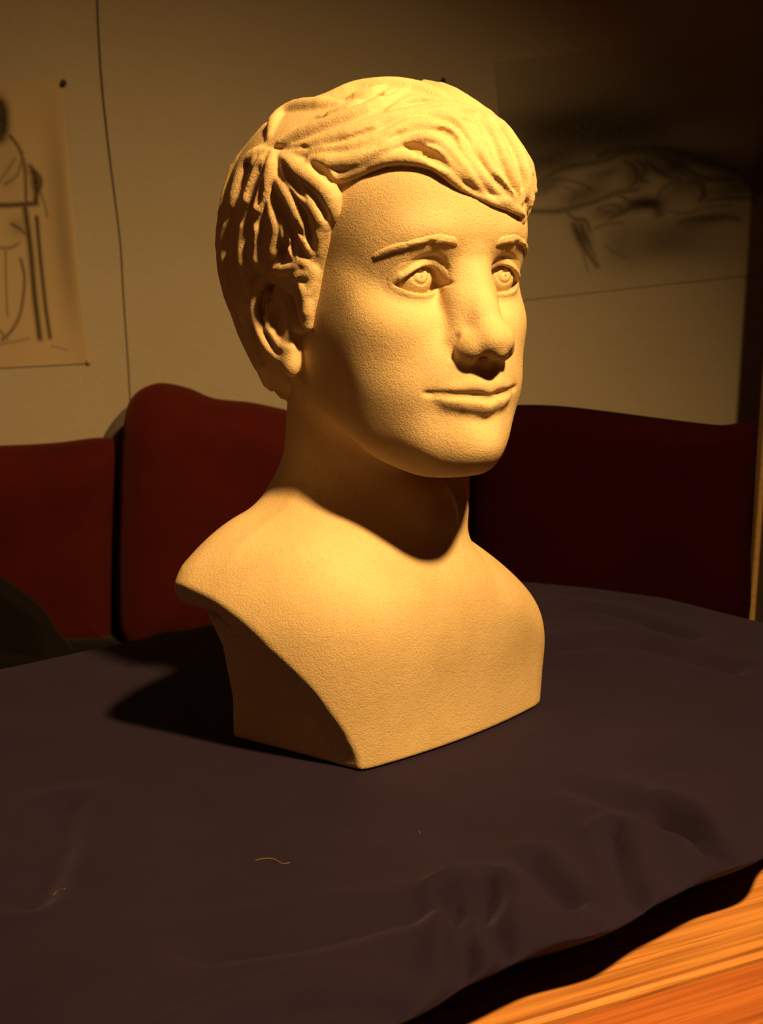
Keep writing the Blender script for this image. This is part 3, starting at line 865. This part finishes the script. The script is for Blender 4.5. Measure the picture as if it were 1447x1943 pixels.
# ------------------------------------------------------------------ sofa and its cushions
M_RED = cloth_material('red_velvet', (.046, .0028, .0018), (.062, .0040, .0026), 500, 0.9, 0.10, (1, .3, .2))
M_RED_SHADED = cloth_material('red_velvet_shaded', (.0075, .0004, .0003), (.010, .0006, .0004), 500, 1.0, 0.0, (1, .3, .2))  # red velvet again, with the shade on the right cushion put into its colour
M_RED_SHADED.node_tree.nodes['Principled BSDF'].inputs['Specular IOR Level'].default_value = 0.03
M_GREY = cloth_material('grey_cloth', (.09, .075, .06), (.12, .10, .08), 500)
M_DARK = cloth_material('black_cloth', (.004, .0028, .0022), (.006, .004, .003), 500, .9, .03)
SEAT_Z = -.262
sofa = empty('corner_sofa', (.1, 1.0, -.55))
tag(sofa, 'low dark corner sofa against the white wall, behind the table', 'sofa')
def sofa_part(name, lo, hi, mat, bev=.03):
    o = link(name, box_mesh(name, np.array(lo) - (.1, 1.0, -.55), np.array(hi) - (.1, 1.0, -.55), bev, 4), mat, sofa)
    o.data.polygons.foreach_set('use_smooth', np.ones(len(o.data.polygons), bool)); return o
sofa_part('seat_base', (-1.3, .985, -.50), (.50, 1.33, -.36), M_DARK)
sofa_part('seat_cushion', (-1.28, .97, -.36), (.49, 1.20, SEAT_Z), M_DARK)
sofa_part('backrest', (-1.3, 1.20, -.36), (.50, 1.33, -.02), M_RED)
for x in (-1.25, .44):
    for y in (1.02, 1.28):
        sofa_part('leg', (x - .025, y - .025, -.55), (x + .025, y + .025, -.50), M_WOOD_RED, .004)

def pillow(name, outline, n, d, thick, mat, label, cat, group=None, sharp=2.6, seed=0, wr=.006):
    n = np.asarray(n, float); n /= np.linalg.norm(n)
    o3 = np.array([on_plane(x, y, n, d) for x, y in outline])
    P = spline(np.vstack([o3, o3[:1]]), 140)[:-1]
    c = P.mean(0); K = 22; rows = []
    nn = n if n @ (CAM - c) > 0 else -n
    for sgn in (1, -1):
        for k in range(K + 1):
            s = k / K; s = 1 - (1 - s) ** 1.6
            Q = c + (P - c) * s
            off = thick * max(1 - s ** sharp, 0) ** .55
            w = wr * value_noise(Q[:, 0] * 14 + seed, Q[:, 2] * 14 + 3 * seed, 20 + seed) * (1 - s ** 4)
            rows.append(Q + nn * ((off + w) * sgn)[:, None] if not np.isscalar(w) else Q)
    V = np.vstack(rows); m = len(P); F = []
    for side in range(2):
        b0 = side * (K + 1) * m
        for k in range(K):
            for i in range(m):
                q = (b0 + k * m + i, b0 + k * m + (i + 1) % m, b0 + (k + 1) * m + (i + 1) % m, b0 + (k + 1) * m + i)
                F.append(q if side == 0 else q[::-1])
    me = mesh_np(name, V, np.array(F))
    bm = bmesh.new(); bm.from_mesh(me); bmesh.ops.remove_doubles(bm, verts=bm.verts, dist=2e-5); bmesh.ops.recalc_face_normals(bm, faces=bm.faces[:]); bm.to_mesh(me); bm.free()
    for p in me.polygons: p.use_smooth = True
    return tag(link(name, me, mat), label, cat, group)
CG = 'red back cushions on the sofa'
pillow('back_cushion', [(-170, 850), (0, 847), (100, 842), (190, 832), (226, 842), (231, 900), (226, 1050), (224, 1190), (214, 1222), (130, 1238), (0, 1242), (-170, 1245), (-180, 1050)], (0, 1, .12), 1.11, .055, M_RED,
       'plain red sofa cushion under the drawing of a seated figure', 'cushion', CG, 7, 1)
pillow('back_cushion', [(233, 838), (240, 775), (262, 742), (300, 728), (350, 737), (400, 757), (470, 765), (525, 776), (640, 800), (800, 800), (885, 812), (905, 850), (906, 950), (903, 1100), (890, 1190), (700, 1215), (430, 1212), (320, 1203), (262, 1218), (236, 1212), (226, 1150), (228, 950)], (0, 1, .10), 1.06, .065, M_RED,
       'plump red sofa cushion with raised corner, standing behind the clay bust', 'cushion', CG, 7, 2)
a = on_depth(905, 800, 1.19); b = on_depth(1425, 806, 1.07)
nr = np.cross(b - a, (0, 0, 1.0)); nr[2] = 0.05
pillow('back_cushion', [(893, 850), (905, 790), (940, 772), (985, 768), (1060, 770), (1150, 780), (1250, 793), (1360, 806), (1405, 803), (1434, 812), (1433, 900), (1424, 1050), (1412, 1190), (1300, 1225), (1100, 1225), (910, 1215), (893, 1050)], nr, a @ nr, .05, M_RED_SHADED,
       'red sofa cushion, coloured as in shade, below the drawing of a reclining figure', 'cushion', CG, 8, 3)
pillow('scatter_cushion', [(192, 836), (205, 812), (222, 790), (245, 772), (300, 770), (330, 800), (330, 900), (250, 930), (190, 900)], (0, 1, 0), 1.185, .012, M_GREY,
       'small grey cushion wedged behind the red sofa cushions', 'cushion', None, 5, 4)
pillow('folded_blanket', [(-120, 1080), (-20, 1088), (40, 1125), (85, 1165), (112, 1205), (140, 1240), (150, 1265), (100, 1285), (-120, 1290)], (0, 1, .15), .985, .03, M_DARK,
       'black crumpled blanket lying against the red sofa cushion', 'blanket', None, 4, 5, wr=.02)

# ------------------------------------------------------------------ upright board beside the sofa
M_EDGE = wood_material('pale_board_edge', (.40, .24, .09), (.55, .36, .15), .5)
M_PANEL = simple('dark_panel', (.035, .022, .014), (.05, .03, .02), 12, .6)
b0 = on_depth(1421, 1190, 1.15); b1 = on_depth(1447, 832, 1.15)
lean = math.atan2(b1[0] - b0[0], b1[2] - b0[2])
board = empty('leaning_board', (b0[0], b0[1], -.545))
tag(board, 'tall dark board with pale wooden edge standing beside the sofa', 'board')
board.rotation_euler = (0, lean, math.radians(0))
base_x = -(b0[2] + .545) * math.tan(lean)
board.location.x = b0[0] + base_x
link('edge_strip', box_mesh('edge_strip', (0, 0, 0), (.008, .030, 1.75), .0015), M_EDGE, board)
link('panel', box_mesh('panel', (.008, .004, .012), (.62, .026, 1.75), .001), M_PANEL, board)

# ------------------------------------------------------------------ drawings, pins and cord on the wall
def paper_material(name, paper, ink):
    m, nt, b = new_mat(name)
    at_ = N(nt, 'ShaderNodeAttribute'); at_.attribute_name = 'ink'
    n = noise(nt, 160, 3, 0.6); n0 = noise(nt, 7, 3, 0.5)
    rp = ramp(nt, n0.outputs['Fac'], [(0.3, tuple(c * .93 for c in paper)), (0.7, paper)])
    mul = N(nt, 'ShaderNodeMath', operation='MULTIPLY_ADD'); mul.inputs[1].default_value = 0.3; mul.inputs[2].default_value = 0.82
    nt.links.new(n.outputs['Fac'], mul.inputs[0])
    fac = N(nt, 'ShaderNodeMath', operation='MULTIPLY', use_clamp=True)
    nt.links.new(at_.outputs['Fac'], fac.inputs[0]); nt.links.new(mul.outputs['Value'], fac.inputs[1])
    mx = N(nt, 'ShaderNodeMix', data_type='RGBA'); mx.inputs['B'].default_value = (*ink, 1)
    nt.links.new(fac.outputs['Value'], mx.inputs['Factor']); nt.links.new(rp.outputs['Color'], mx.inputs['A'])
    nt.links.new(mx.outputs['Result'], b.inputs['Base Color'])
    b.inputs['Roughness'].default_value = 0.85
    b.inputs['Specular IOR Level'].default_value = 0.2
    return m
def sheet(name, tr, br, width, mat, strokes, washes, label, curl, step=.0022, flip=False, soft=(1, 1)):
    """a sheet hung by its right (or left) edge points on the wall; charcoal strokes traced on its plane"""
    A = on_depth(*tr, WALL_Y - .0008); Bp = on_depth(*br, WALL_Y - .0008)
    ev = Bp - A; hgt = np.linalg.norm(ev); ev = ev / hgt
    eu = np.array([ev[2], 0, -ev[0]]); eu = eu if eu[0] < 0 else -eu        # to the left
    if flip: eu = -eu
    nu, nv = int(width / step) + 1, int(hgt / step) + 1
    U, Vv = np.meshgrid(np.linspace(0, width, nu), np.linspace(0, hgt, nv), indexing='ij')
    P = A + U[..., None] * eu + Vv[..., None] * ev
    P[..., 1] -= curl(U / width, Vv / hgt)
    ink = np.zeros(U.shape)
    def uv(px):
        q = np.array([on_depth(x, y, WALL_Y - .0008) for x, y in px]) - A
        return np.stack([q @ eu, q @ ev], 1)
    for w, dark, px in strokes:
        w, dark = w * soft[0], dark * soft[1]
        q = spline(uv(px), max(8, 5 * len(px))) if len(px) > 2 else np.linspace(*uv(px), 6)
        D = np.full(U.shape, 9.0)
        for i in range(len(q) - 1): D = np.minimum(D, _seg_dist(U, Vv, q[i], q[i + 1]))
        ink = np.maximum(ink, dark * np.exp(-(D / (w / 1000)) ** 2))
    for sx, sy, dark, (x, y), ang in washes:
        c = uv([(x, y)])[0]; ca, sa = math.cos(math.radians(ang)), math.sin(math.radians(ang))
        du, dv = (U - c[0]) * (-1 if not flip else 1), Vv - c[1]
        a_, b_ = du * ca + dv * sa, -du * sa + dv * ca
        ink = ink + (1 - ink) * dark * np.exp(-((a_ / (sx / 1000)) ** 4 + (b_ / (sy / 1000)) ** 4) ** .5)
    ink = np.clip(ink, 0, 1)
    f = grid_faces(nu, nv)
    if not flip: f = f[:, ::-1]
    me = mesh_np(name, P.reshape(-1, 3), f)
    at_ = me.attributes.new('ink', 'FLOAT', 'POINT'); at_.data.foreach_set('value', ink.ravel().astype(np.float32))
    o = link(name, me, mat)
    sol = o.modifiers.new('thickness', 'SOLIDIFY'); sol.thickness = .0004; sol.offset = 0
    return tag(o, label, 'drawing')
M_PAPER = paper_material('cartridge_paper', (.47, .375, .25), (.030, .020, .012))
M_PAPER2 = paper_material('toned_paper', (.41, .37, .305), (.020, .014, .010))
SEATED = [(9, .95, [(-8, 190), (6, 205), (8, 240), (0, 262)]), (3, .8, [(20, 258), (38, 285), (48, 330), (50, 400)]), (2.2, .6, [(44, 288), (34, 330), (10, 350)]), (2, .5, [(0, 345), (16, 320), (30, 300)]),
          (4.5, .95, [(-20, 390), (30, 389), (70, 386)]), (5, .95, [(62, 325), (70, 345), (68, 385)]), (3.5, .9, [(57, 315), (78, 343), (66, 380)]), (5, .97, [(48, 395), (58, 470), (66, 560), (76, 642)]),
          (3.6, .95, [(70, 412), (77, 490), (86, 575), (95, 640)]), (2.2, .55, [(76, 360), (86, 390), (90, 410)]), (2.6, .6, [(0, 470), (20, 470), (36, 462)]), (1.8, .6, [(11, 475), (12, 540), (15, 600)]), (2.6, .8, [(40, 492), (47, 530), (40, 590), (24, 625), (4, 645)]),
          (2.4, .6, [(-10, 618), (0, 628), (14, 644)]), (1.8, .5, [(-20, 655), (20, 650), (56, 642)]), (1.6, .45, [(98, 657), (112, 660), (128, 664)]), (3, .7, [(22, 425), (40, 436), (52, 446)]), (2.0, .5, [(46, 300), (54, 330)])]
SEATED_W = [(12, 30, .97, (-1, 225), 0), (7, 14, .8, (66, 348), 0), (12, 16, .35, (34, 430), 0), (22, 45, .18, (15, 330), 0)]
tag_a = sheet('charcoal_drawing', (120, 152), (170, 690), .40, M_PAPER, SEATED, SEATED_W, 'charcoal drawing of a seated figure on a chair, pinned to the wall',
      lambda u, v: .020 * np.exp(-(u / .07) ** 2) * np.sin(np.pi * np.clip(v, 0, 1)) + .0015)
def zoomD(p): return [(960 + .4427 * u, .4427 * v) for u, v in p]
REC = [(w, d, zoomD(p)) for w, d, p in [
 (5, .8, [(100, 800), (180, 755), (240, 722), (330, 705), (420, 690), (480, 665), (540, 648), (620, 655)]), (7, .9, [(400, 665), (500, 640), (640, 640), (760, 660), (860, 690), (980, 730)]), (4, .8, [(620, 655), (700, 690), (750, 740), (800, 765), (850, 790)]),
 (6, .95, [(740, 700), (800, 745), (860, 765), (960, 770)]), (3, .7, [(100, 820), (200, 770), (300, 780), (360, 810)]), (5, .85, [(110, 905), (220, 905), (330, 880), (420, 850), (480, 825), (560, 815)]), (3, .8, [(510, 690), (550, 720), (560, 770), (520, 810)]),
 (3, .75, [(560, 690), (600, 720), (580, 770), (610, 780)]), (3.5, .8, [(600, 690), (650, 730), (700, 760), (750, 765)]), (3, .7, [(640, 850), (680, 800), (740, 780), (820, 790), (840, 830), (830, 860)]), (4.5, .95, [(840, 790), (850, 830), (830, 860)]),
 (10, .97, [(550, 870), (600, 865), (640, 880), (655, 910)]), (4, .8, [(450, 830), (500, 845), (540, 880), (500, 910)]), (3, .7, [(390, 900), (420, 880), (480, 880), (490, 910), (440, 940)]), (3.5, .8, [(265, 915), (300, 940), (340, 945), (360, 990)]),
 (5, .85, [(290, 960), (310, 1020), (340, 1070), (390, 1140)]), (3, .7, [(320, 960), (350, 1040), (380, 1100)]), (3, .6, [(380, 980), (430, 960), (500, 955)]), (2.5, .5, [(250, 800), (300, 830), (270, 870)]), (3, .55, [(680, 900), (760, 915), (850, 890), (960, 880)]), (4, .7, [(740, 955), (820, 935), (920, 930), (1000, 940)]),
 (4, .7, [(860, 860), (960, 850), (1060, 850)]), (2.5, .4, [(420, 1050), (480, 1090), (520, 1110)]), (3, .5, [(330, 1080), (340, 1130), (350, 1160)]), (5, .8, [(980, 720), (1040, 790), (1080, 820)]),
]]
REC_W = [(sx, sy, dk, zoomD([c])[0], an) for sx, sy, dk, c, an in [
 (120, 42, .80, (230, 560), 0), (120, 40, .80, (520, 560), 0), (60, 22, .70, (180, 690), -8), (95, 22, .85, (800, 680), 12), (60, 30, .70, (1050, 760), 0), (170, 60, .40, (420, 420), 0),
 (80, 36, .62, (690, 1030), 0), (42, 15, .62, (340, 830), -16), (26, 10, .55, (180, 800), -20), (20, 22, .70, (560, 745), 20), (26, 12, .6, (660, 730), 25), (34, 9, .95, (595, 875), 0), (36, 12, .5, (760, 800), -8),
 (28, 10, .6, (440, 910), 0), (12, 24, .75, (325, 1010), -22), (40, 10, .55, (870, 940), -3), (30, 8, .5, (420, 745), -10), (16, 14, .6, (720, 720), 30), (60, 10, .35, (930, 820), 0), (24, 30, .35, (480, 1050), 0)]]
tag_b = sheet('charcoal_drawing', (938, 118), (978, 572), .66, M_PAPER2, REC, REC_W, 'large charcoal drawing of a draped reclining figure on the wall', lambda u, v: 0 * u, flip=True, step=.0026, soft=(.95, .72))
M_PIN = simple('dark_pin', (.02, .015, .01), (.03, .02, .015), 50, .35, spec=.6)
M_PIN2 = simple('brass_pin', (.35, .2, .06), (.45, .28, .1), 50, .35, spec=.6)
def pin(x, y, r, mat, label, cat='pin', name='push_pin', off=.016):
    c = on_depth(x, y, WALL_Y - off)
    root = empty(name, (c[0], WALL_Y, c[2])); tag(root, label, cat)
    prof = [(0, r * .25), (off * .55, r * .25), (off * .55, r), (off * .80, r), (off * .95, r * .72), (off, 0.0001)]
    S = 14
    def lathe(nm, pr):
        V = [(q * math.cos(2 * math.pi * k / S), -d, q * math.sin(2 * math.pi * k / S)) for d, q in pr for k in range(S)]
        F = [(i * S + k, i * S + (k + 1) % S, (i + 1) * S + (k + 1) % S, (i + 1) * S + k) for i in range(len(pr) - 1) for k in range(S)]
        link(nm, mesh_np(nm, V, F), mat, root)
    lathe('shank', prof[:2]); lathe('head', prof[1:])
pin(119, 156, .0048, M_PIN, 'dark push pin at the top corner of the seated figure drawing')
pin(167, 687, .0042, M_PIN2, 'brass push pin at the bottom corner of the seated figure drawing', off=.008)
pin(841, 152, .0042, M_PIN, 'small dark nail in the wall above the clay head', 'nail', 'nail', .012)
M_CORD = simple('dark_cord', (.04, .025, .015), (.06, .04, .02), 60)
P = np.array([on_depth(x, y, WALL_Y - .0015) for x, y in spline([(172, -160), (182, -40), (187, 70), (194, 170), (207, 290), (221, 400), (229, 470), (234, 560), (241, 660), (246, 745), (250, 850)], 60)])
tube('wall_cord', P, np.interp(np.linspace(0, 1, 60), [0, .3, .5, 1], [.0011, .0015, .0012, .0009]), M_CORD, 'thin dark cord hanging down the wall beside the seated figure drawing', 'cord')
